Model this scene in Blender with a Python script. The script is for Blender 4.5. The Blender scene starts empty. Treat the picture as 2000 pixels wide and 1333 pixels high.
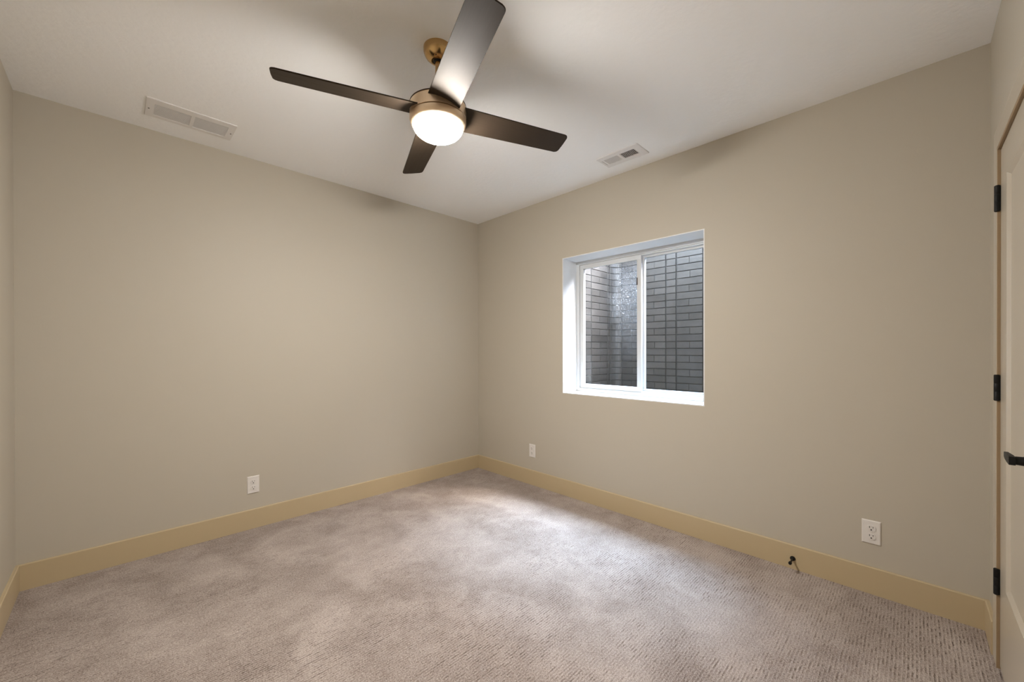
import bpy, bmesh, math, random
from mathutils import Vector, Matrix
random.seed(7)
PI = math.pi
S = bpy.context.scene
COL = S.collection

# ------------------------------------------------------------------ camera
YAW, PITCH, ROLL, F = 0.78945, -0.0033, -0.00195, 776.35
fw = Vector((math.cos(PITCH)*math.cos(YAW), math.cos(PITCH)*math.sin(YAW), math.sin(PITCH)))
r0 = Vector((math.sin(YAW), -math.cos(YAW), 0)); u0 = r0.cross(fw)
rt = math.cos(ROLL)*r0 + math.sin(ROLL)*u0
up = -math.sin(ROLL)*r0 + math.cos(ROLL)*u0
cd = bpy.data.cameras.new('camera'); cam = bpy.data.objects.new('camera', cd); COL.objects.link(cam)
cd.sensor_width = 36; cd.lens = F/2000*36; cd.shift_y = 21.76/2000; cd.clip_start = 0.02
M = Matrix((rt, up, -fw)).transposed().to_4x4(); M.translation = Vector((-2.5691, -3.0732, 1.1688))
cam.matrix_world = M
S.camera = cam

# ------------------------------------------------------------------ sky and exposure
S.view_settings.view_transform = 'Standard'; S.view_settings.look = 'None'
S.view_settings.gamma = 1; S.view_settings.use_curve_mapping = False
S.view_settings.exposure = 0.2
W_ = bpy.data.worlds.new('sky'); S.world = W_; W_.use_nodes = True
wn = W_.node_tree; wn.nodes.clear()
sky = wn.nodes.new('ShaderNodeTexSky'); sky.sky_type = 'NISHITA'; sky.sun_disc = False
sky.sun_elevation = math.radians(52); sky.sun_rotation = math.radians(152); sky.dust_density = 2.5; sky.air_density = 1
smix = wn.nodes.new('ShaderNodeMix'); smix.data_type = 'RGBA'; smix.inputs[0].default_value = 0.5
smix.inputs[7].default_value = (0.52, 0.85, 1.25, 1)
sbg = wn.nodes.new('ShaderNodeBackground'); sbg.inputs[1].default_value = 16.0
sout = wn.nodes.new('ShaderNodeOutputWorld')
wn.links.new(sky.outputs[0], smix.inputs[6]); wn.links.new(smix.outputs[2], sbg.inputs[0]); wn.links.new(sbg.outputs[0], sout.inputs[0])
sl_ = bpy.data.lights.new('hazy_sun', 'SUN'); SUN = bpy.data.objects.new('hazy_sun', sl_); COL.objects.link(SUN)
sl_.energy = 32.0; sl_.angle = math.radians(46); sl_.color = (0.68, 1.0, 1.36)
_el, _az = math.radians(69), math.radians(-4)      # veiled sun high over the far side of the window well
SUN.rotation_euler = Vector((math.cos(_el)*math.cos(_az), math.cos(_el)*math.sin(_az), math.sin(_el))).to_track_quat('Z', 'Y').to_euler()
LAMP = 315.0                      # radiance of the lit fan dome
LAMP_COL = (1.0, 0.97, 0.93)

# ------------------------------------------------------------------ room measures
H, W, D = 2.44, 2.926, 3.299
TH = 0.30                         # window wall thickness
WY0, WY1, WZ0, WZ1 = -2.169, -1.067, 0.823, 1.920
FANC = Vector((-1.608, -1.666, H))

# ------------------------------------------------------------------ materials
def mat(name, color, rough=0.5, metal=0.0, spec=0.5, bump=None, coat=0.0):
    m = bpy.data.materials.new(name); m.use_nodes = True
    b = m.node_tree.nodes['Principled BSDF']
    b.inputs['Base Color'].default_value = (*color, 1); b.inputs['Roughness'].default_value = rough
    b.inputs['Metallic'].default_value = metal; b.inputs['Specular IOR Level'].default_value = spec
    b.inputs['Coat Weight'].default_value = coat
    if bump:
        sc, st, dist = bump
        n = m.node_tree.nodes; l = m.node_tree.links
        tc = n.new('ShaderNodeTexCoord'); no = n.new('ShaderNodeTexNoise'); no.inputs['Scale'].default_value = sc
        no.inputs['Detail'].default_value = 4
        bp = n.new('ShaderNodeBump'); bp.inputs['Strength'].default_value = st; bp.inputs['Distance'].default_value = dist
        l.new(tc.outputs['Object'], no.inputs['Vector']); l.new(no.outputs['Fac'], bp.inputs['Height']); l.new(bp.outputs[0], b.inputs['Normal'])
    return m

class NT:
    """small node helper"""
    def __init__(s, m): s.t = m.node_tree; s.n = s.t.nodes; s.l = s.t.links; s.b = s.n.get('Principled BSDF')
    def new(s, k, **kw):
        o = s.n.new('ShaderNode'+k)
        for a, v in kw.items(): setattr(o, a, v)
        return o
    def put(s, sock, v):
        if hasattr(v, 'is_linked'): s.l.new(v, sock)
        else: sock.default_value = v
    def math(s, op, a, b=0.0, c=None):
        o = s.new('Math', operation=op); s.put(o.inputs[0], a); s.put(o.inputs[1], b)
        if c is not None: s.put(o.inputs[2], c)
        return o.outputs[0]
    def noise(s, vec, scale, detail=2, rough=0.5, dist=0):
        o = s.new('TexNoise'); s.l.new(vec, o.inputs['Vector']); o.inputs['Scale'].default_value = scale
        o.inputs['Detail'].default_value = detail; o.inputs['Roughness'].default_value = rough; o.inputs['Distortion'].default_value = dist
        return o.outputs['Fac']
    def ramp(s, f, a, b, lo=0.0, hi=1.0):
        o = s.new('MapRange', interpolation_type='SMOOTHSTEP'); s.put(o.inputs[0], f)
        for i, v in enumerate((a, b, lo, hi)): o.inputs[i+1].default_value = v
        return o.outputs[0]
    def mix(s, f, a, b):
        o = s.new('Mix', data_type='RGBA'); s.put(o.inputs[0], f)
        s.put(o.inputs[6], a if hasattr(a, 'is_linked') else (*a, 1)); s.put(o.inputs[7], b if hasattr(b, 'is_linked') else (*b, 1))
        return o.outputs[2]
    def vec(s, x, y, z):
        o = s.new('CombineXYZ'); [s.put(o.inputs[i], v) for i, v in enumerate((x, y, z))]; return o.outputs[0]

M_wall = mat('wall_paint', (0.52, 0.47, 0.385), 0.55, spec=0.3, bump=(160, 0.08, 0.002))
M_ceil = mat('ceiling_paint', (0.95, 0.945, 0.935), 0.8, spec=0.2, bump=(38, 0.35, 0.004))
M_trim = mat('trim_paint', (0.53, 0.42, 0.26), 0.4, spec=0.4)
M_jamb = mat('jamb_shade_brown', (0.34, 0.235, 0.135), 0.45, spec=0.3)  # darker brown stands in for the shaded gap beside the door
M_door = mat('door_paint', (0.54, 0.48, 0.39), 0.28, spec=0.5)
M_white = mat('white_return_paint', (0.78, 0.78, 0.775), 0.5)
M_vinyl = mat('white_vinyl', (0.66, 0.665, 0.66), 0.35)
M_plate = mat('white_plastic', (0.76, 0.72, 0.68), 0.35)
M_slot = mat('dark_slot', (0.02, 0.015, 0.012), 0.6)
M_black = mat('matte_black_metal', (0.006, 0.006, 0.006), 0.5, spec=0.3)
M_vent = mat('vent_white_enamel', (0.80, 0.775, 0.75), 0.45)
M_bronze = mat('champagne_bronze', (0.80, 0.63, 0.45), 0.42, metal=1.0)
M_brass = mat('antique_brass', (0.56, 0.37, 0.17), 0.22, metal=1.0)
M_darkmetal = mat('dark_bronze', (0.05, 0.03, 0.02), 0.4, metal=0.6)
M_ext = mat('dark_unseen_exterior', (0.10, 0.10, 0.11), 0.8)  # kept dark to cut light bounced into the well
M_gravel = mat('gravel', (0.12, 0.11, 0.10), 0.9, bump=(60, 1.0, 0.03))

# fan blades: dark stained veneer with a satin lacquer
M_blade = mat('dark_walnut_lacquer', (0.03, 0.02, 0.013), 0.4, spec=0.13)
M_blade.node_tree.nodes['Principled BSDF'].inputs['Specular Tint'].default_value = (1.0, 0.84, 0.66, 1)
t = NT(M_blade); tc = t.new('TexCoord'); mp = t.new('Mapping'); mp.inputs['Scale'].default_value = (3, 90, 90)
t.l.new(tc.outputs['Object'], mp.inputs[0]); g = t.noise(mp.outputs[0], 2.0, 4, 0.6)
t.l.new(t.mix(g, (0.017, 0.0115, 0.0075), (0.036, 0.025, 0.0165)), t.b.inputs['Base Color'])
t.l.new(t.ramp(g, 0.3, 0.7, 0.44, 0.54), t.b.inputs['Roughness'])

M_dome = bpy.data.materials.new('lit_frosted_glass'); M_dome.use_nodes = True
t = NT(M_dome); t.n.remove(t.b); e = t.new('Emission'); e.inputs[0].default_value = (*LAMP_COL, 1); e.inputs[1].default_value = LAMP
t.l.new(e.outputs[0], t.n['Material Output'].inputs[0])

# carpet: cut-and-loop rows running along x, dashes of dark yarn, brushed pile patches
M_carpet = mat('carpet', (0.4, 0.33, 0.28), 0.95, spec=0.1)
t = NT(M_carpet); tc = t.new('TexCoord'); sp = t.new('SeparateXYZ'); P = tc.outputs['Object']; t.l.new(P, sp.inputs[0])
X, Y = sp.outputs[0], sp.outputs[1]
wob = t.noise(P, 9, 2)
Yw = t.math('ADD', Y, t.math('MULTIPLY', t.math('SUBTRACT', wob, 0.5), 0.006))
PITCHY = 0.0112
row = t.math('DIVIDE', Yw, PITCHY); rid = t.math('FLOOR', row); rf = t.math('FRACT', row)
off = t.math('ABSOLUTE', t.math('SUBTRACT', rf, 0.5))
ridge = t.ramp(off, 0.34, 0.46)                      # narrow light crest between the rows
gap = t.ramp(off, 0.25, 0.06)                        # middle of the groove
dash = t.noise(t.vec(t.math('MULTIPLY', X, 25), t.math('MULTIPLY', rid, 3.71), 0.0), 1.0, 2, 0.6)
dash = t.math('MULTIPLY', t.ramp(dash, 0.44, 0.66), t.ramp(t.noise(P, 150, 2, 0.6), 0.40, 0.58, 0.35, 1.0))
loops = t.noise(t.vec(t.math('MULTIPLY', X, 130), t.math('MULTIPLY', row, 1.7), 0.0), 1.0, 2, 0.7)
fleck = t.noise(P, 240, 2, 0.7)
patch = t.noise(P, 2.6, 3, 0.55, 0.6); patch2 = t.noise(P, 9.0, 3, 0.6, 0.4)
worn = t.ramp(t.noise(P, 1.7, 3, 0.6), 0.38, 0.62, 0.35, 1.0)      # where the pile is brushed open the rows show more
groove = t.math('MULTIPLY', t.math('MULTIPLY', gap, dash), worn)
lig = t.math('ADD', t.ramp(patch, 0.33, 0.68, -0.12, 0.12), t.ramp(patch2, 0.3, 0.7, -0.06, 0.06))
lig = t.math('ADD', lig, t.ramp(loops, 0.25, 0.75, -0.20, 0.20))
lig = t.math('ADD', lig, t.ramp(fleck, 0.3, 0.7, -0.25, 0.25))
lig = t.math('ADD', lig, t.math('MULTIPLY', t.math('MULTIPLY', ridge, worn), 0.20))
lig = t.math('ADD', lig, 0.475)
c = t.mix(lig, (0.165, 0.122, 0.102), (0.60, 0.52, 0.47))
c = t.mix(t.math('MULTIPLY', groove, 0.85), c, (0.10, 0.066, 0.05))
t.l.new(c, t.b.inputs['Base Color'])
hgt = t.math('SUBTRACT', t.math('ADD', t.math('MULTIPLY', loops, 0.5), t.math('MULTIPLY', fleck, 0.4)), t.math('MULTIPLY', groove, 0.7))
bp = t.new('Bump'); bp.inputs['Strength'].default_value = 0.7; bp.inputs['Distance'].default_value = 0.006
t.l.new(hgt, bp.inputs['Height']); t.l.new(bp.outputs[0], t.b.inputs['Normal'])

# window well bricks: grey composite, each brick its own tint
M_brick = mat('grey_stamped_brick', (0.2, 0.2, 0.2), 0.42, spec=0.6)
t = NT(M_brick); at = t.new('Attribute'); at.attribute_name = 'tint'; tc = t.new('TexCoord')
n1 = t.noise(tc.outputs['Object'], 5, 5, 0.65, 0.5); n2 = t.noise(tc.outputs['Object'], 40, 4, 0.7)
v = t.math('ADD', t.math('MULTIPLY', t.math('SUBTRACT', n1, 0.5), 1.1), t.math('MULTIPLY', t.math('SUBTRACT', n2, 0.5), 0.9))
v = t.math('ADD', t.math('ADD', v, 0.42), t.math('MULTIPLY', t.math('SUBTRACT', at.outputs['Fac'], 0.5), 0.45))
t.l.new(t.mix(v, (0.020, 0.0195, 0.019), (0.070, 0.067, 0.065)), t.b.inputs['Base Color'])
bp = t.new('Bump'); bp.inputs['Strength'].default_value = 0.5; bp.inputs['Distance'].default_value = 0.004
t.l.new(n2, bp.inputs['Height']); t.l.new(bp.outputs[0], t.b.inputs['Normal'])
M_mortar = mat('dark_joint', (0.020, 0.020, 0.021), 0.7)

def glass(name, lo, hi, side):
    m = bpy.data.materials.new(name); m.use_nodes = True; t = NT(m); t.n.remove(t.b)
    tr = t.new('BsdfTransparent'); tr.inputs[0].default_value = (0.95, 0.96, 0.96, 1)
    gl = t.new('BsdfGlossy'); gl.inputs['Roughness'].default_value = 0.02
    lw = t.new('LayerWeight'); lw.inputs[0].default_value = 0.5
    refl = t.math('MULTIPLY_ADD', t.math('POWER', lw.outputs['Facing'], 5.0), 0.5, 0.035)
    m1 = t.new('MixShader'); t.l.new(refl, m1.inputs[0]); t.l.new(tr.outputs[0], m1.inputs[1]); t.l.new(gl.outputs[0], m1.inputs[2])
    tc = t.new('TexCoord'); P = tc.outputs['Object']; s = t.new('SeparateXYZ'); t.l.new(P, s.inputs[0])
    # dried dirt: fine spatter thick only in one band of the pane, a few webby scratches
    n1 = t.noise(P, 130, 2, 0.55); n4 = t.noise(P, 55, 2, 0.5); n2 = t.noise(P, 22, 2, 0.5, 1.0); n3 = t.noise(P, 7, 3, 0.6)
    yb = t.ramp(t.math('ADD', s.outputs[1], t.math('MULTIPLY', t.math('SUBTRACT', n3, .5), .35)), lo, hi, 0, 1)
    zb = t.ramp(t.math('ADD', s.outputs[2], t.math('MULTIPLY', t.math('SUBTRACT', n3, .5), .5)), -0.35, 0.25, 0.10, 1.0)
    band = t.math('MULTIPLY', yb, zb)
    spat = t.math('ADD', t.ramp(n1, 0.59, 0.73, 0, 0.46), t.ramp(n4, 0.69, 0.76, 0, 0.6))
    web = t.math('MULTIPLY', t.ramp(t.math('ABSOLUTE', t.math('SUBTRACT', n2, 0.5)), 0.0, 0.006, 1, 0), t.ramp(n3, 0.60, 0.68))
    d = t.math('ADD', t.math('MULTIPLY', spat, t.math('ADD', band, 0.03)), t.math('MULTIPLY', web, 0.22))
    d = t.math('MULTIPLY', t.math('ADD', d, t.math('MULTIPLY', band, 0.025)), side)
    di = t.new('BsdfDiffuse'); di.inputs[0].default_value = (0.75, 0.75, 0.75, 1)
    tl = t.new('BsdfTranslucent'); tl.inputs[0].default_value = (0.75, 0.75, 0.75, 1)
    ad = t.new('MixShader'); ad.inputs[0].default_value = 0.6; t.l.new(di.outputs[0], ad.inputs[1]); t.l.new(tl.outputs[0], ad.inputs[2])
    m2 = t.new('MixShader'); t.l.new(d, m2.inputs[0]); t.l.new(m1.outputs[0], m2.inputs[1]); t.l.new(ad.outputs[0], m2.inputs[2])
    t.l.new(m2.outputs[0], t.n['Material Output'].inputs[0])
    return m
M_glassL = glass('dirty_glass', 0.02, -0.13, 1.0)
M_glassR = glass('clear_glass', 0.6, 0.9, 0.25)

# ------------------------------------------------------------------ mesh helpers
def add_box(bm, a, b, bev=0.0):
    a, b = Vector(a), Vector(b)
    lo = Vector(map(min, a, b)); hi = Vector(map(max, a, b))
    vs = [bm.verts.new((x, y, z)) for x in (lo.x, hi.x) for y in (lo.y, hi.y) for z in (lo.z, hi.z)]
    fs = [(0,1,3,2),(4,6,7,5),(0,4,5,1),(2,3,7,6),(0,2,6,4),(1,5,7,3)]
    F_ = [bm.faces.new([vs[i] for i in f]) for f in fs]
    if bev:
        es = {e for f in F_ for e in f.edges}
        bmesh.ops.bevel(bm, geom=list(es), offset=bev, segments=2, affect='EDGES', profile=0.6)
def add_lathe(bm, prof, segs=64, mtx=None):
    mtx = mtx or Matrix()
    rings = []
    for r, z in prof:
        if r < 1e-6: rings.append([bm.verts.new(mtx @ Vector((0, 0, z)))])
        else: rings.append([bm.verts.new(mtx @ Vector((r*math.cos(2*PI*i/segs), r*math.sin(2*PI*i/segs), z))) for i in range(segs)])
    for A, B in zip(rings, rings[1:]):
        for i in range(segs):
            j = (i+1) % segs
            q = [A[i % len(A)], A[j % len(A)], B[j % len(B)], B[i % len(B)]]
            u = []
            for v_ in q:
                if v_ not in u: u.append(v_)
            if len(u) > 2: bm.faces.new(u)
def add_prism(bm, pts, z0, z1, mtx=None):
    mtx = mtx or Matrix()
    A = [bm.verts.new(mtx @ Vector((x, y, z0))) for x, y in pts]; B = [bm.verts.new(mtx @ Vector((x, y, z1))) for x, y in pts]
    bm.faces.new(A[::-1]); bm.faces.new(B)
    for i in range(len(pts)):
        j = (i+1) % len(pts); bm.faces.new((A[i], A[j], B[j], B[i]))
def add_tube(bm, path, rad, segs=16):
    rings = []
    n = len(path)
    for i, p_ in enumerate(path):
        p_ = Vector(p_); d = (Vector(path[min(i+1, n-1)])-Vector(path[max(i-1, 0)])).normalized()
        a = d.cross(Vector((0, 0, 1)));
        if a.length < 1e-3: a = d.cross(Vector((1, 0, 0)))
        a.normalize(); b = d.cross(a)
        r = rad[i] if isinstance(rad, (list, tuple)) else rad
        rings.append([bm.verts.new(p_ + r*(math.cos(2*PI*k/segs)*a + math.sin(2*PI*k/segs)*b)) for k in range(segs)])
    for A, B in zip(rings, rings[1:]):
        for k in range(segs): bm.faces.new((A[k], A[(k+1) % segs], B[(k+1) % segs], B[k]))
    bm.faces.new(rings[0][::-1]); bm.faces.new(rings[-1])
def obj(name, bm, m, parent=None, smooth=False, loc=None):
    bmesh.ops.recalc_face_normals(bm, faces=bm.faces)
    me = bpy.data.meshes.new(name); bm.to_mesh(me); bm.free()
    for x in (m if isinstance(m, (list, tuple)) else [m]): me.materials.append(x)
    o = bpy.data.objects.new(name, me); COL.objects.link(o)
    if loc is not None:
        o.location = loc
    if parent: o.parent = parent
    if smooth:
        for p_ in me.polygons: p_.use_smooth = True
        try: me.set_sharp_from_angle(angle=math.radians(40))
        except Exception: pass
    return o
def tag(o, label, cat, group=None, kind=None):
    o['label'] = label; o['category'] = cat
    if group: o['group'] = group
    if kind: o['kind'] = kind
    return o
def thing(name, loc, label, cat, group=None, kind=None):
    o = bpy.data.objects.new(name, None); COL.objects.link(o); o.location = loc; o.empty_display_size = 0.05
    return tag(o, label, cat, group, kind)
def B(*boxes, bev=0.0):
    bm = bmesh.new()
    for a, b in boxes: add_box(bm, a, b, bev)
    return bm

# ------------------------------------------------------------------ room shell
X0 = -W-0.15; Y0 = -D-0.15
tag(obj('floor', B(((X0, Y0, -0.1), (TH, 0.15, 0))), M_carpet), 'taupe flecked carpet covering the whole floor', 'carpet', kind='structure')
tag(obj('ceiling', B(((X0, Y0, H), (TH, 0.15, H+0.15))), M_ceil), 'off-white lightly textured ceiling', 'ceiling', kind='structure')
tag(obj('wall_back', B(((X0, 0, 0), (TH, 0.15, H))), M_wall), 'long blank cream wall with a single outlet', 'wall', kind='structure')
tag(obj('wall_left', B(((X0, Y0, 0), (-W, 0, H))), M_wall), 'narrow strip of cream wall at the edge of the room', 'wall', kind='structure')
tag(obj('wall_right', B(((0, Y0, 0), (TH, 0, WZ0)), ((0, Y0, WZ1), (TH, 0, H)), ((0, Y0, WZ0), (TH, WY0, WZ1)), ((0, WY1, WZ0), (TH, 0, WZ1))), M_wall),
    'cream wall holding the recessed window', 'wall', kind='structure')
DX0, DX1, DZ1 = -0.284, -1.046, 1.898          # door slab
JX0, JX1, JZ = DX0+0.012, DX1-0.012, DZ1+0.012
tag(obj('wall_front', B(((-W, Y0, 0), (0, -D-0.07, H)), ((JX0, -D-0.07, 0), (0, -D, H)), ((-W, -D-0.07, 0), (JX1, -D, H)), ((JX1, -D-0.07, JZ), (JX0, -D, H))), M_wall),
    'cream wall around the door', 'wall', kind='structure')
tag(obj('wall_sky_block', B(((0, Y0-5, H+0.15), (TH, 5.15, 14.0))), M_ext), 'unseen house wall above the window, made tall to block sky', 'wall', kind='structure')  # out of view; height stretched to block skylight from the house side

# baseboards
BH, BT = 0.1275, 0.013
def base(name, a, b, n, label):
    """board from a to b (xy) with its face offset along n"""
    bm = bmesh.new(); a, b, n = Vector((*a, 0)), Vector((*b, 0)), Vector((*n, 0))
    prof = [(0, 0), (BT, 0), (BT, BH-0.003), (BT-0.003, BH), (0, BH)]
    A = [bm.verts.new(a + n*d + Vector((0, 0, z))) for d, z in prof]; Bv = [bm.verts.new(b + n*d + Vector((0, 0, z))) for d, z in prof]
    bm.faces.new(A); bm.faces.new(Bv[::-1])
    for i in range(5): bm.faces.new((A[i], A[(i+1) % 5], Bv[(i+1) % 5], Bv[i]))
    return tag(obj(name, bm, M_trim), label, 'baseboard', kind='structure')
base('baseboard_back', (-W, 0), (0, 0), (0, -1), 'tan painted baseboard under the blank wall')
base('baseboard_right', (0, -D), (0, -BT), (-1, 0), 'tan painted baseboard under the window wall')
base('baseboard_left', (-W, -D), (-W, -BT), (1, 0), 'tan painted baseboard on the narrow wall strip')
CX0, CX1 = -0.271, -1.059                      # casing inner edges
CW, CT, CZ = 0.075, 0.009, 1.911
base('baseboard_front', (-BT, -D), (CX0+CW, -D), (0, 1), 'short baseboard between room corner and door casing')
# door casing
tag(obj('trim_1', B(((CX0, -D, 0), (CX0+CW, -D+CT, CZ+CW)), ((CX1-CW, -D, 0), (CX1, -D+CT, CZ+CW)), ((CX1, -D, CZ), (CX0, -D+CT, CZ+CW)), bev=0.0012), M_door),
    'flat cream door casing', 'door casing', kind='structure')

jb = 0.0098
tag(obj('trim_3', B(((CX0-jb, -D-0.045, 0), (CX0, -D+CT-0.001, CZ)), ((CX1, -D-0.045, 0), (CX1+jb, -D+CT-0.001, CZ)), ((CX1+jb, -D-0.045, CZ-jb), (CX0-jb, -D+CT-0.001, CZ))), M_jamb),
    'door jamb edge inside the casing, coloured brown as shade', 'door jamb', kind='structure')

# ------------------------------------------------------------------ door
bm = bmesh.new()
yb, yf = -D-0.035, -D
x0, x1, z0, z1 = DX1, DX0, 0.012, DZ1
px0, px1, pz0, pz1 = DX1+0.125, DX0-0.125, 0.335, 1.778
bw, dp = 0.014, 0.009
def rect(x0, x1, z0, z1, y): return [bm.verts.new(v_) for v_ in ((x0, y, z0), (x1, y, z0), (x1, y, z1), (x0, y, z1))]
O_, I1, I2, K = rect(x0, x1, z0, z1, yf), rect(px0, px1, pz0, pz1, yf), rect(px0+bw, px1-bw, pz0+bw, pz1-bw, yf-dp), rect(x0, x1, z0, z1, yb)
for A, C in ((O_, I1), (I1, I2), (O_, K)):
    for i in range(4): bm.faces.new((A[i], A[(i+1) % 4], C[(i+1) % 4], C[i]))
bm.faces.new(I2); bm.faces.new(K)
door = tag(obj('door_1', bm, M_door), 'cream panel door with black hinges and black lever', 'door', kind='structure')
for z in (1.723, 1.030, 0.318):
    bm = bmesh.new(); hh = 0.046
    add_lathe(bm, [(0, -hh-0.002), (0.0055, -hh-0.002), (0.0075, -hh), (0.0075, -hh/3), (0.0071, -hh/3+.0006), (0.0075, -hh/3+.0012), (0.0075, hh/3), (0.0071, hh/3+.0006), (0.0075, hh/3+.0012), (0.0075, hh), (0.0055, hh+0.002), (0, hh+0.002)], 20,
              Matrix.Translation((CX0-0.011, -D+0.0088, z)))
    add_box(bm, (CX0-0.0132, -D-0.020, z-hh), (CX0-0.0105, -D+0.009, z+hh))
    h = obj('hinge', bm, M_black, door, True); h['label'] = 'black butt hinge'
bm = bmesh.new()                                   # lever handle: rose, neck, lever
rx, rz = DX1+0.079, 0.890
add_lathe(bm, [(0, 0), (0.034, 0), (0.034, 0.010), (0.031, 0.018), (0.023, 0.026), (0.012, 0.030), (0, 0.030)], 40, Matrix.Translation((rx, -D, rz)) @ Matrix.Rotation(-PI/2, 4, 'X'))
rose = obj('rose', bm, M_black, None, True)
bm = bmesh.new()
add_lathe(bm, [(0, 0.028), (0.0115, 0.028), (0.0105, 0.044), (0.0115, 0.054), (0, 0.056)], 24, Matrix.Translation((rx, -D, rz)) @ Matrix.Rotation(-PI/2, 4, 'X'))
sec = [(-0.012, .050, .0105, .0055), (0.02, .050, .0100, .0055), (0.055, .0505, .0080, .0048), (0.082, .050, .0060, .0040), (0.098, .047, .0040, .0032)]
prev = None
for dx, e, hz, hy in sec:
    rg = [bm.verts.new((rx+dx, -D+e+sy*hy, rz+sz*hz)) for sy, sz in ((-1, -1), (1, -1), (1, 1), (-1, 1))]
    if prev:
        for i in range(4): bm.faces.new((prev[i], prev[(i+1) % 4], rg[(i+1) % 4], rg[i]))
    else: bm.faces.new(rg)
    prev = rg
bm.faces.new(prev)
lev = obj('door_handle', bm, M_black, door, True); lev['label'] = 'black lever handle'
rose.parent = lev

# ------------------------------------------------------------------ window
RL = 0.006; RD = 0.185                             # white return boards inside the opening
bx = [((0.0, WY0, WZ0), (RD, WY1, WZ0+RL)), ((0.0, WY0, WZ1-RL), (RD, WY1, WZ1)), ((0.0, WY0, WZ0+RL), (RD, WY0+RL, WZ1-RL)), ((0.0, WY1-RL, WZ0+RL), (RD, WY1, WZ1-RL))]
tag(obj('trim_2', B(*bx), M_white), 'white boards lining the recess of the window', 'window return', kind='structure')
fx0, fx1 = RD, 0.265; fwd = 0.034
def ring(x0, x1, y0, y1, z0, z1, w):
    return [((x0, y0, z0), (x1, y1, z0+w)), ((x0, y0, z1-w), (x1, y1, z1)), ((x0, y0, z0+w), (x1, y0+w, z1-w)), ((x0, y1-w, z0+w), (x1, y1, z1-w))]
win = tag(obj('window_1', B(*ring(fx0, fx1, WY0, WY1, WZ0, WZ1, fwd), bev=0.0015), M_vinyl), 'white vinyl sliding window set deep in the wall', 'window', kind='structure')
# inner step of the frame (track lip)
obj('track_lip', B(*ring(fx0+0.012, fx1-0.004, WY0+fwd, WY1-fwd, WZ0+fwd, WZ1-fwd, 0.008)), M_vinyl, win)
ly0, ly1, lz0, lz1 = -1.652, WY1-fwd-0.003, WZ0+fwd+0.002, WZ1-fwd-0.002
sx0, sx1 = fx0+0.008, fx0+0.034
sash = obj('sash', B(*ring(sx0, sx1, ly0, ly1, lz0, lz1, 0.034), bev=0.0015), M_vinyl, win); sash['label'] = 'sliding sash in the inner track'
cy, cz = (ly0+ly1)/2, (lz0+lz1)/2
obj('pane', B(((-0.002, ly0+0.032-cy, lz0+0.032-cz), (0.002, ly1-0.032-cy, lz1-0.032-cz))), M_glassL, sash, loc=((sx0+sx1)/2, cy, cz))['label'] = 'dirt-spattered glass pane'
qy0, qy1 = WY0+fwd+0.003, -1.640; qz0, qz1 = lz0, lz1
gx0, gx1 = fx0+0.040, fx0+0.066
sash2 = obj('sash', B(*ring(gx0, gx1, qy0, qy1, qz0, qz1, 0.022), bev=0.0015), M_vinyl, win); sash2['label'] = 'fixed sash in the outer track'
cy, cz = (qy0+qy1)/2, (qz0+qz1)/2
obj('pane', B(((-0.002, qy0+0.020-cy, qz0+0.020-cz), (0.002, qy1-0.020-cy, qz1-0.020-cz))), M_glassR, sash2, loc=((gx0+gx1)/2, cy, cz))
obj('latch', B(((sx0-0.006, ly0+0.028, 1.660), (sx0, ly0+0.034, 1.715)), bev=0.001), M_darkmetal, sash)['label'] = 'small dark latch'

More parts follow.
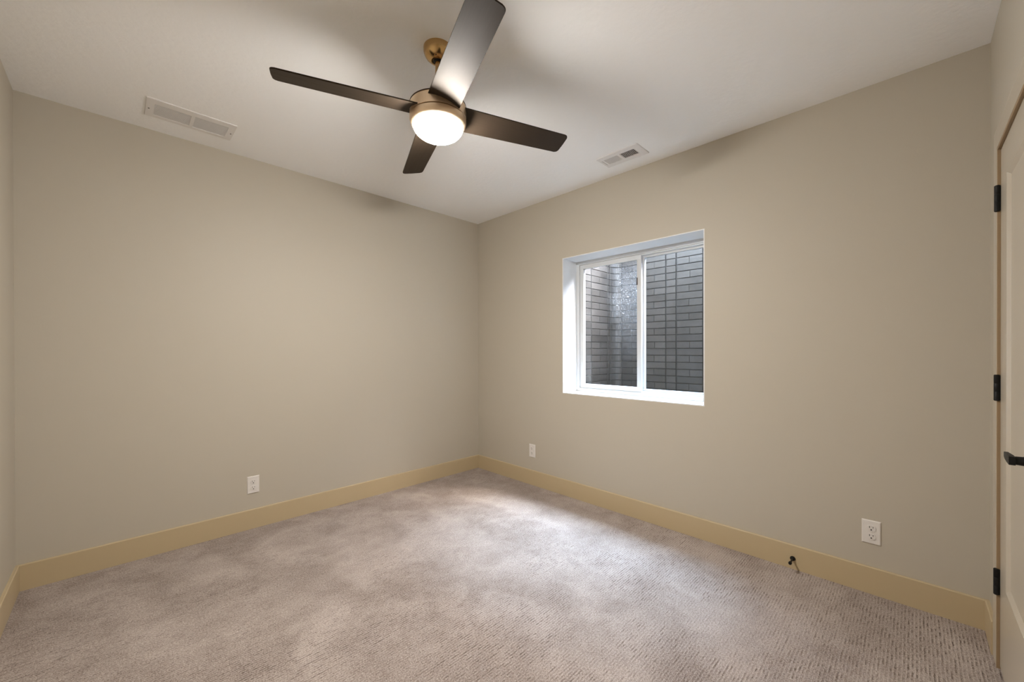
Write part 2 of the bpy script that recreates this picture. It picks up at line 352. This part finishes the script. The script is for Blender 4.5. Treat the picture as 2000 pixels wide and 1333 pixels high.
# ------------------------------------------------------------------ window well outside
WT, WB, CH = 2.45, 0.50, 0.0625
YS, XB = -0.945, 1.005
YS2 = 2*(WY0+WY1)/2 - YS
def well_panel(name, path, cuts, parent, seedo):
    """stamped-brick sheet along a plan path; cuts = s-ranges of each brick section"""
    rnd = random.Random(seedo)
    L = [0.0]
    for a, b in zip(path, path[1:]): L.append(L[-1] + (Vector(b)-Vector(a)).length)
    def at(s, off):
        s = max(0, min(L[-1], s))
        for i in range(len(path)-1):
            if s <= L[i+1]+1e-9:
                a, b = Vector(path[i]), Vector(path[i+1]); t_ = (s-L[i])/(L[i+1]-L[i]); d = (b-a).normalized()
                n = Vector((-d.y, d.x))
                return a.lerp(b, t_) + n*off
    bm = bmesh.new(); tint = bm.loops.layers.float_color.new('tint') if hasattr(bm.loops.layers, 'float_color') else None
    def face(vs, tv, mi=0):
        f = bm.faces.new(vs); f.material_index = mi
        if tint:
            for lp in f.loops: lp[tint] = (tv, tv, tv, 1)
    # backing sheet, inner (off 0) and outer (off -0.012)
    ss = sorted(set([0.0, L[-1]] + L))
    for s0, s1 in zip(ss, ss[1:]):
        if s1-s0 < 1e-6: continue
        for off in (0.0, -0.012):
            a, b = at(s0, off), at(s1, off)
            face([bm.verts.new((q.x, q.y, z)) for q, z in ((a, WB), (b, WB), (b, WT), (a, WT))], 0.3, 1)
        a, b, c_, d_ = at(s0, 0), at(s1, 0), at(s1, -0.012), at(s0, -0.012)
        face([bm.verts.new((q.x, q.y, WT)) for q in (a, b, c_, d_)], 0.3, 1)
    nrow = int((WT-WB)/CH)
    for r_ in range(nrow):
        za, zb = WB+r_*CH, WB+(r_+1)*CH
        for (s0, s1, nb) in cuts:
            # vertical joints inside this section, staggered by row
            js = [s0]
            if nb > 0:
                step = (s1-s0)/nb; off = (r_ % 2)*0.5*step
                js += [s0+off+k*step+rnd.uniform(-.02, .02)*step for k in range(nb+1) if s0+0.02 < s0+off+k*step < s1-0.02]
            js.append(s1)
            for a, b in zip(js, js[1:]):
                tv = rnd.random(); g = 0.0012; hgt = 0.0055; bv = 0.0032
                gl = 0.0036 if a == s0 else 0.0; gr = 0.0036 if b == s1 else 0.0
                nseg = max(1, int((b-a)/0.02)) if len(path) > 2 else 1
                sv = [a+gl + (b-gr-a-gl)*k/nseg for k in range(nseg+1)]
                for k in range(nseg):
                    q0, q1 = sv[k], sv[k+1]
                    i0 = q0 + ((bv if a == s0 else 0.0016) if k == 0 else 0); i1 = q1 - ((bv if b == s1 else 0.0016) if k == nseg-1 else 0)
                    def V(s, off, z): p_ = at(s, off); return bm.verts.new((p_.x, p_.y, z))
                    o = [V(q0, 0.0, za+g), V(q1, 0.0, za+g), V(q1, 0.0, zb-g), V(q0, 0.0, zb-g)]
                    n_ = [V(i0, hgt, za+g+bv), V(i1, hgt, za+g+bv), V(i1, hgt, zb-g-bv), V(i0, hgt, zb-g-bv)]
                    face(n_, tv)
                    for i in range(4):
                        if (i == 3 and k > 0) or (i == 1 and k < nseg-1): continue
                        face([o[i], o[(i+1) % 4], n_[(i+1) % 4], n_[i]], tv)
    return obj(name, bm, [M_brick, M_mortar], parent)
well = thing('window_well', (XB, (WY0+WY1)/2, WB), 'grey brick-patterned window well outside the window', 'window well')
def local(pth): return [(x-XB, y-(WY0+WY1)/2) for x, y in pth]
class _off: pass
def place(o): o.location = (0, 0, -WB); return o
R_ = 0.085
def arc(cx, cy, a0, a1, n=10): return [(cx+R_*math.cos(math.radians(a0+(a1-a0)*k/n)), cy+R_*math.sin(math.radians(a0+(a1-a0)*k/n))) for k in range(n+1)]
# interior must lie to the LEFT of the direction of travel (normal = (-dy, dx))
place(well_panel('back_panel', local([(XB, YS2+R_), (XB, YS-R_)]), [(0, 0.2, 1), (0.2, 0.40, 1), (0.40, (YS-R_)-(YS2+R_)-0.545, 1), ((YS-R_)-(YS2+R_)-0.545, (YS-R_)-(YS2+R_)-0.45, 0), ((YS-R_)-(YS2+R_)-0.45, (YS-R_)-(YS2+R_), 2)], well, 3))
al = R_*PI/2
place(well_panel('corner_panel', local(arc(XB-R_, YS-R_, 0, 90)), [(0, al, 0)], well, 4))
place(well_panel('corner_panel', local(arc(XB-R_, YS2+R_, -90, 0)), [(0, al, 0)], well, 5))
sl = XB-R_-TH
place(well_panel('side_panel', local([(XB-R_, YS), (TH, YS)]), [(0, 0.05, 0), (0.05, sl-0.285, 1), (sl-0.285, sl, 1)], well, 6))
place(well_panel('side_panel', local([(TH, YS2), (XB-R_, YS2)]), [(0, 0.285, 1), (0.285, sl-0.05, 1), (sl-0.05, sl, 0)], well, 7))
gb = obj('gravel_base', B(((TH-XB, YS2-(WY0+WY1)/2, -0.06), (0, YS-(WY0+WY1)/2, 0.0))), M_gravel, well)
gb['kind'] = 'stuff'

# ------------------------------------------------------------------ ceiling fan
fan = thing('ceiling_fan', FANC, 'bronze ceiling fan with four dark blades and a lit white dome', 'ceiling fan')
def fz(z): return z-H
bm = bmesh.new()
add_lathe(bm, [(0, 0), (0.060, 0), (0.0605, -0.004), (0.060, -0.014), (0.057, -0.026), (0.050, -0.038), (0.040, -0.047), (0.031, -0.0525), (0.026, -0.054), (0.0215, -0.054), (0.0205, -0.050), (0, -0.048)], 64)
can = obj('canopy', bm, M_brass, fan, True); can['label'] = 'polished brass ceiling canopy'
for a in (205, 222):
    bm = bmesh.new(); q = math.radians(a)
    add_lathe(bm, [(0, 0), (0.003, 0), (0.003, -0.0015), (0, -0.002)], 12, Matrix.Translation((0.0355*math.cos(q), 0.0355*math.sin(q), -0.0498)) @ Matrix.Rotation(0.6, 4, Vector((-math.sin(q), math.cos(q), 0))))
    obj('canopy_screw', bm, M_darkmetal, can)
bm = bmesh.new(); add_lathe(bm, [(0, -0.046), (0.0195, -0.046), (0.0195, -0.053), (0.0135, -0.058), (0, -0.058)], 32)
obj('collar', bm, M_black, fan, True)
bm = bmesh.new(); add_lathe(bm, [(0, -0.050), (0.0115, -0.050), (0.0115, fz(2.205)), (0, fz(2.205))], 32)
obj('downrod', bm, M_brass, fan, True)
RH = 0.117
bm = bmesh.new()
add_lathe(bm, [(0.010, fz(2.232)), (0.020, fz(2.231)), (0.024, fz(2.222)), (0.030, fz(2.214)), (0.085, fz(2.209)), (0.108, fz(2.204)), (RH-0.001, fz(2.199)), (RH-0.001, fz(2.1965)), (RH-0.003, fz(2.1955)), (RH-0.003, fz(2.194)), (RH, fz(2.193)), (RH, fz(2.1475)), (RH-0.003, fz(2.1465)), (0, fz(2.1465))], 96)
hub = obj('motor_housing', bm, M_bronze, fan, True)
bm = bmesh.new(); add_lathe(bm, [(0.108, fz(2.2045)), (RH, fz(2.1995)), (RH+0.0006, fz(2.1975)), (RH, fz(2.196)), (RH-0.004, fz(2.196))], 96)
obj('top_rim', bm, M_darkmetal, hub, True)
bm = bmesh.new()
add_lathe(bm, [(0, fz(2.144)), (RH-0.003, fz(2.144)), (RH, fz(2.143)), (RH, fz(2.132)), (RH-0.002, fz(2.124)), (RH-0.006, fz(2.117)), (RH-0.011, fz(2.113)), (RH-0.0125, fz(2.1125)), (RH-0.0125, fz(2.118)), (0, fz(2.118))], 96)
obj('light_ring', bm, M_bronze, fan, True)
bm = bmesh.new()
pr = [(0.1035, 2.1175)] + [(0.1035*math.cos(q), 2.1125-0.056*math.sin(q)) for q in [k*PI/2/14 for k in range(14)]] + [(0, 2.1125-0.056)]
add_lathe(bm, [(r, fz(z)) for r, z in pr], 64)
dome = obj('light_dome', bm, M_dome, fan, True); dome['label'] = 'lit frosted white glass dome'
# blades
def blade_bm():
    bm = bmesh.new(); r0_, r1_, w0, w1, th = 0.085, 0.6065, 0.1315, 0.113, 0.0055
    pts = [(r0_, -w0/2), (r1_-0.016, -w1/2)]
    for k in range(1, 7): q = -PI/2 + k*PI/2/6; pts.append((r1_-0.016+0.016*math.cos(q), -w1/2+0.016+0.016*math.sin(q)))
    pts += [(r1_+0.0015, 0)]
    for k in range(0, 6): q = k*PI/2/6; pts.append((r1_-0.016+0.016*math.cos(q), w1/2-0.016+0.016*math.sin(q)))
    pts += [(r1_-0.016, w1/2), (r0_, w0/2)]
    add_prism(bm, pts, -th/2, th/2)
    es = [e for e in bm.edges if abs(e.verts[0].co.z-e.verts[1].co.z) < 1e-6]
    bmesh.ops.bevel(bm, geom=es, offset=0.0012, segments=1, affect='EDGES')
    return bm
bl0 = None
for k in range(4):
    if bl0 is None: b = bl0 = obj('blade', blade_bm(), M_blade, fan)
    else:
        b = bl0.copy(); COL.objects.link(b)
    b.parent = fan
    b.matrix_local = Matrix.Translation((0, 0, fz(2.167))) @ Matrix.Rotation(math.radians(159.3+90*k), 4, 'Z') @ Matrix.Rotation(math.radians(-13.3), 4, 'X')

# ------------------------------------------------------------------ ceiling vents
def vent(name, x0, x1, y0, y1, panels, axis, label, cat, angs, lev=None, dark=True):
    o = thing(name, ((x0+x1)/2, (y0+y1)/2, H), label, cat)
    cx, cy = (x0+x1)/2, (y0+y1)/2
    zf = -0.005
    # face plate with openings: built as strips around the panels
    bm = bmesh.new(); xs = sorted({x0, x1} | {p for P_ in panels for p in P_[:2]}); ys = sorted({y0, y1} | {p for P_ in panels for p in P_[2:]})
    for xa, xb in zip(xs, xs[1:]):
        for ya, yb_ in zip(ys, ys[1:]):
            mx, my = (xa+xb)/2, (ya+yb_)/2
            if any(P_[0] < mx < P_[1] and P_[2] < my < P_[3] for P_ in panels): continue
            add_box(bm, (xa-cx, ya-cy, zf), (xb-cx, yb_-cy, 0))
    bmesh.ops.remove_doubles(bm, verts=bm.verts, dist=1e-5)
    # interior walls between boxes vanish from sight; chamfered rim
    obj('frame', bm, M_vent, o)
    bm = bmesh.new()
    for a, b in (((x0, y0), (x1, y0)), ((x1, y0), (x1, y1)), ((x1, y1), (x0, y1)), ((x0, y1), (x0, y0))):
        add_tube(bm, [(a[0]-cx, a[1]-cy, -0.0015), (b[0]-cx, b[1]-cy, -0.0015)], 0.002, 8)
    obj('rim', bm, M_vent, o)
    for i, P_ in enumerate(panels):
        bm = bmesh.new(); add_box(bm, (P_[0]-cx, P_[2]-cy, -0.0015), (P_[1]-cx, P_[3]-cy, -0.0002))
        bk = obj('duct_opening', bm, M_slot if dark else M_vent, o)
        n = angs[i][1]; ang = angs[i][0]; bm = bmesh.new()
        for k in range(n):
            if axis == 'y':   # louvers stacked along y, each running along x
                c_ = P_[2] + (k+0.5)*(P_[3]-P_[2])/n; pw = (P_[3]-P_[2])/n
                m_ = Matrix.Translation((0, c_-cy, -0.0035)) @ Matrix.Rotation(ang, 4, 'X')
                bb = bmesh.new(); add_box(bb, (P_[0]-cx, -pw*0.46, -0.0004), (P_[1]-cx, pw*0.46, 0.0004))
            else:
                c_ = P_[0] + (k+0.5)*(P_[1]-P_[0])/n; pw = (P_[1]-P_[0])/n
                m_ = Matrix.Translation((c_-cx, 0, -0.0035)) @ Matrix.Rotation(ang, 4, 'Y')
                bb = bmesh.new(); add_box(bb, (-pw*0.46, P_[2]-cy, -0.0004), (pw*0.46, P_[3]-cy, 0.0004))
            bmesh.ops.transform(bb, matrix=m_, verts=bb.verts)
            tmp = bpy.data.meshes.new('t'); bb.to_mesh(tmp); bb.free(); bm.from_mesh(tmp); bpy.data.meshes.remove(tmp)
        obj('louvers', bm, M_vent, o)
    return o
rg = vent('supply_register', -0.310, -0.150, -1.882, -1.590, [(-0.268, -0.193, -1.722, -1.622), (-0.268, -0.193, -1.840, -1.740)], 'y',
          'small white ceiling register above the window wall, slotted half dark', 'air vent', [(-0.75, 10), (0.55, 10)])
obj('damper_lever', B(((-0.035, 0.126, -0.010), (0.035, 0.130, -0.004))), M_vent, rg)
for yy in (-0.137,):
    bm = bmesh.new(); add_lathe(bm, [(0, -0.0065), (0.003, -0.006), (0.0035, -0.005), (0, -0.004)], 12, Matrix.Translation((0, yy, 0))); obj('screw', bm, M_plate, rg)
gr = vent('return_grille', -2.462, -2.086, -0.392, -0.185, [(-2.430, -2.282, -0.345, -0.212), (-2.266, -2.118, -0.350, -0.212)], 'y',
          'wide white ceiling grille with two louvered panels above the blank wall', 'air vent', [(0.17, 16), (0.17, 16)], dark=False)
for xx in (-0.176, 0.176):
    bm = bmesh.new(); add_lathe(bm, [(0, -0.0068), (0.003, -0.0064), (0.0036, -0.005), (0, -0.004)], 12, Matrix.Translation((xx, 0.012, 0))); obj('screw', bm, M_darkmetal, gr)

# ------------------------------------------------------------------ outlets
def make_outlet():
    """faces local -y, plate centred at the origin on the wall plane y = 0"""
    o = thing('wall_outlet', (0, 0, 0), '', 'outlet', 'white duplex outlets low on the walls')
    bm = bmesh.new(); w, h, d, c_ = 0.035, 0.0565, 0.006, 0.004
    A = [bm.verts.new((sx*w, 0, sz*h)) for sx, sz in ((-1, -1), (1, -1), (1, 1), (-1, 1))]
    A2 = [bm.verts.new((sx*w, -0.002, sz*h)) for sx, sz in ((-1, -1), (1, -1), (1, 1), (-1, 1))]
    C_ = [bm.verts.new((sx*(w-c_), -d, sz*(h-c_))) for sx, sz in ((-1, -1), (1, -1), (1, 1), (-1, 1))]
    for P_, Q in ((A, A2), (A2, C_)):
        for i in range(4): bm.faces.new((P_[i], P_[(i+1) % 4], Q[(i+1) % 4], Q[i]))
    bm.faces.new(A); bm.faces.new(C_)
    obj('plate', bm, M_plate, o)
    for s in (1, -1):
        bm = bmesh.new(); pts = []
        for k in range(32):
            q = 2*PI*k/32; x, z = 0.0165*math.cos(q), 0.0165*math.sin(q); pts.append((x, max(-0.0135, min(0.0135, z))))
        add_prism(bm, pts, 0.0055, 0.0085, Matrix.Translation((0, 0, s*0.0195)) @ Matrix.Rotation(PI/2, 4, 'X'))
        r_ = obj('receptacle', bm, M_plate, o)
        bm = bmesh.new(); zc = s*0.0195; y0_, y1_ = -0.0090, -0.0080
        add_box(bm, (-0.0074, y0_, zc+0.0008), (-0.0050, y1_, zc+0.0095)); add_box(bm, (0.0052, y0_, zc+0.0018), (0.0074, y1_, zc+0.0085))
        add_lathe(bm, [(0, 0), (0.0030, 0), (0.0030, 0.0010), (0, 0.0010)], 14, Matrix.Translation((0, -0.0080, zc-0.0068)) @ Matrix.Rotation(PI/2, 4, 'X'))
        obj('slots', bm, M_slot, r_)['label'] = 'dark plug slots'
    bm = bmesh.new(); add_lathe(bm, [(0, 0), (0.003, 0), (0.003, 0.0012), (0, 0.0016)], 14, Matrix.Translation((0, -0.006, 0)) @ Matrix.Rotation(PI/2, 4, 'X'))
    obj('screw', bm, M_plate, o)
    return o
def dup(o):
    r_ = o.copy(); COL.objects.link(r_)
    for ch in list(o.children):
        c_ = ch.copy(); COL.objects.link(c_); c_.parent = r_
        for g_ in ch.children:
            d_ = g_.copy(); COL.objects.link(d_); d_.parent = c_
    return r_
proto = make_outlet()
spots = [((-1.936, 0, 0.287), 0, 'white duplex outlet low on the blank wall without a window'),
         ((0, -0.734, 0.295), -PI/2, 'white duplex outlet beneath the window, near the room corner'),
         ((0, -2.934, 0.294), -PI/2, 'white duplex outlet on the window wall between doorstop and door')]
outs = [proto] + [dup(proto) for _ in spots[1:]]
for o, (loc, rz_, lab) in zip(outs, spots):
    o.location = loc; o.rotation_euler = (0, 0, rz_); o['label'] = lab

# ------------------------------------------------------------------ door stop
ds = thing('door_stop', (-BT, -2.623, 0.056), 'short black doorstop sticking out of the tan baseboard', 'doorstop')
RX = Matrix.Rotation(-PI/2, 4, 'Y')
bm = bmesh.new(); add_lathe(bm, [(0, 0), (0.0125, 0), (0.0125, 0.003), (0.010, 0.009), (0.006, 0.014), (0, 0.014)], 32, RX); obj('base', bm, M_black, ds, True)
bm = bmesh.new(); add_lathe(bm, [(0, 0.012), (0.0042, 0.012), (0.0042, 0.058), (0, 0.058)], 20, RX); obj('rod', bm, M_black, ds, True)
bm = bmesh.new(); add_lathe(bm, [(0, 0.056), (0.0065, 0.056), (0.0078, 0.059), (0.0078, 0.070), (0.0055, 0.0745), (0, 0.0755)], 24, RX); obj('rubber_tip', bm, M_black, ds, True)
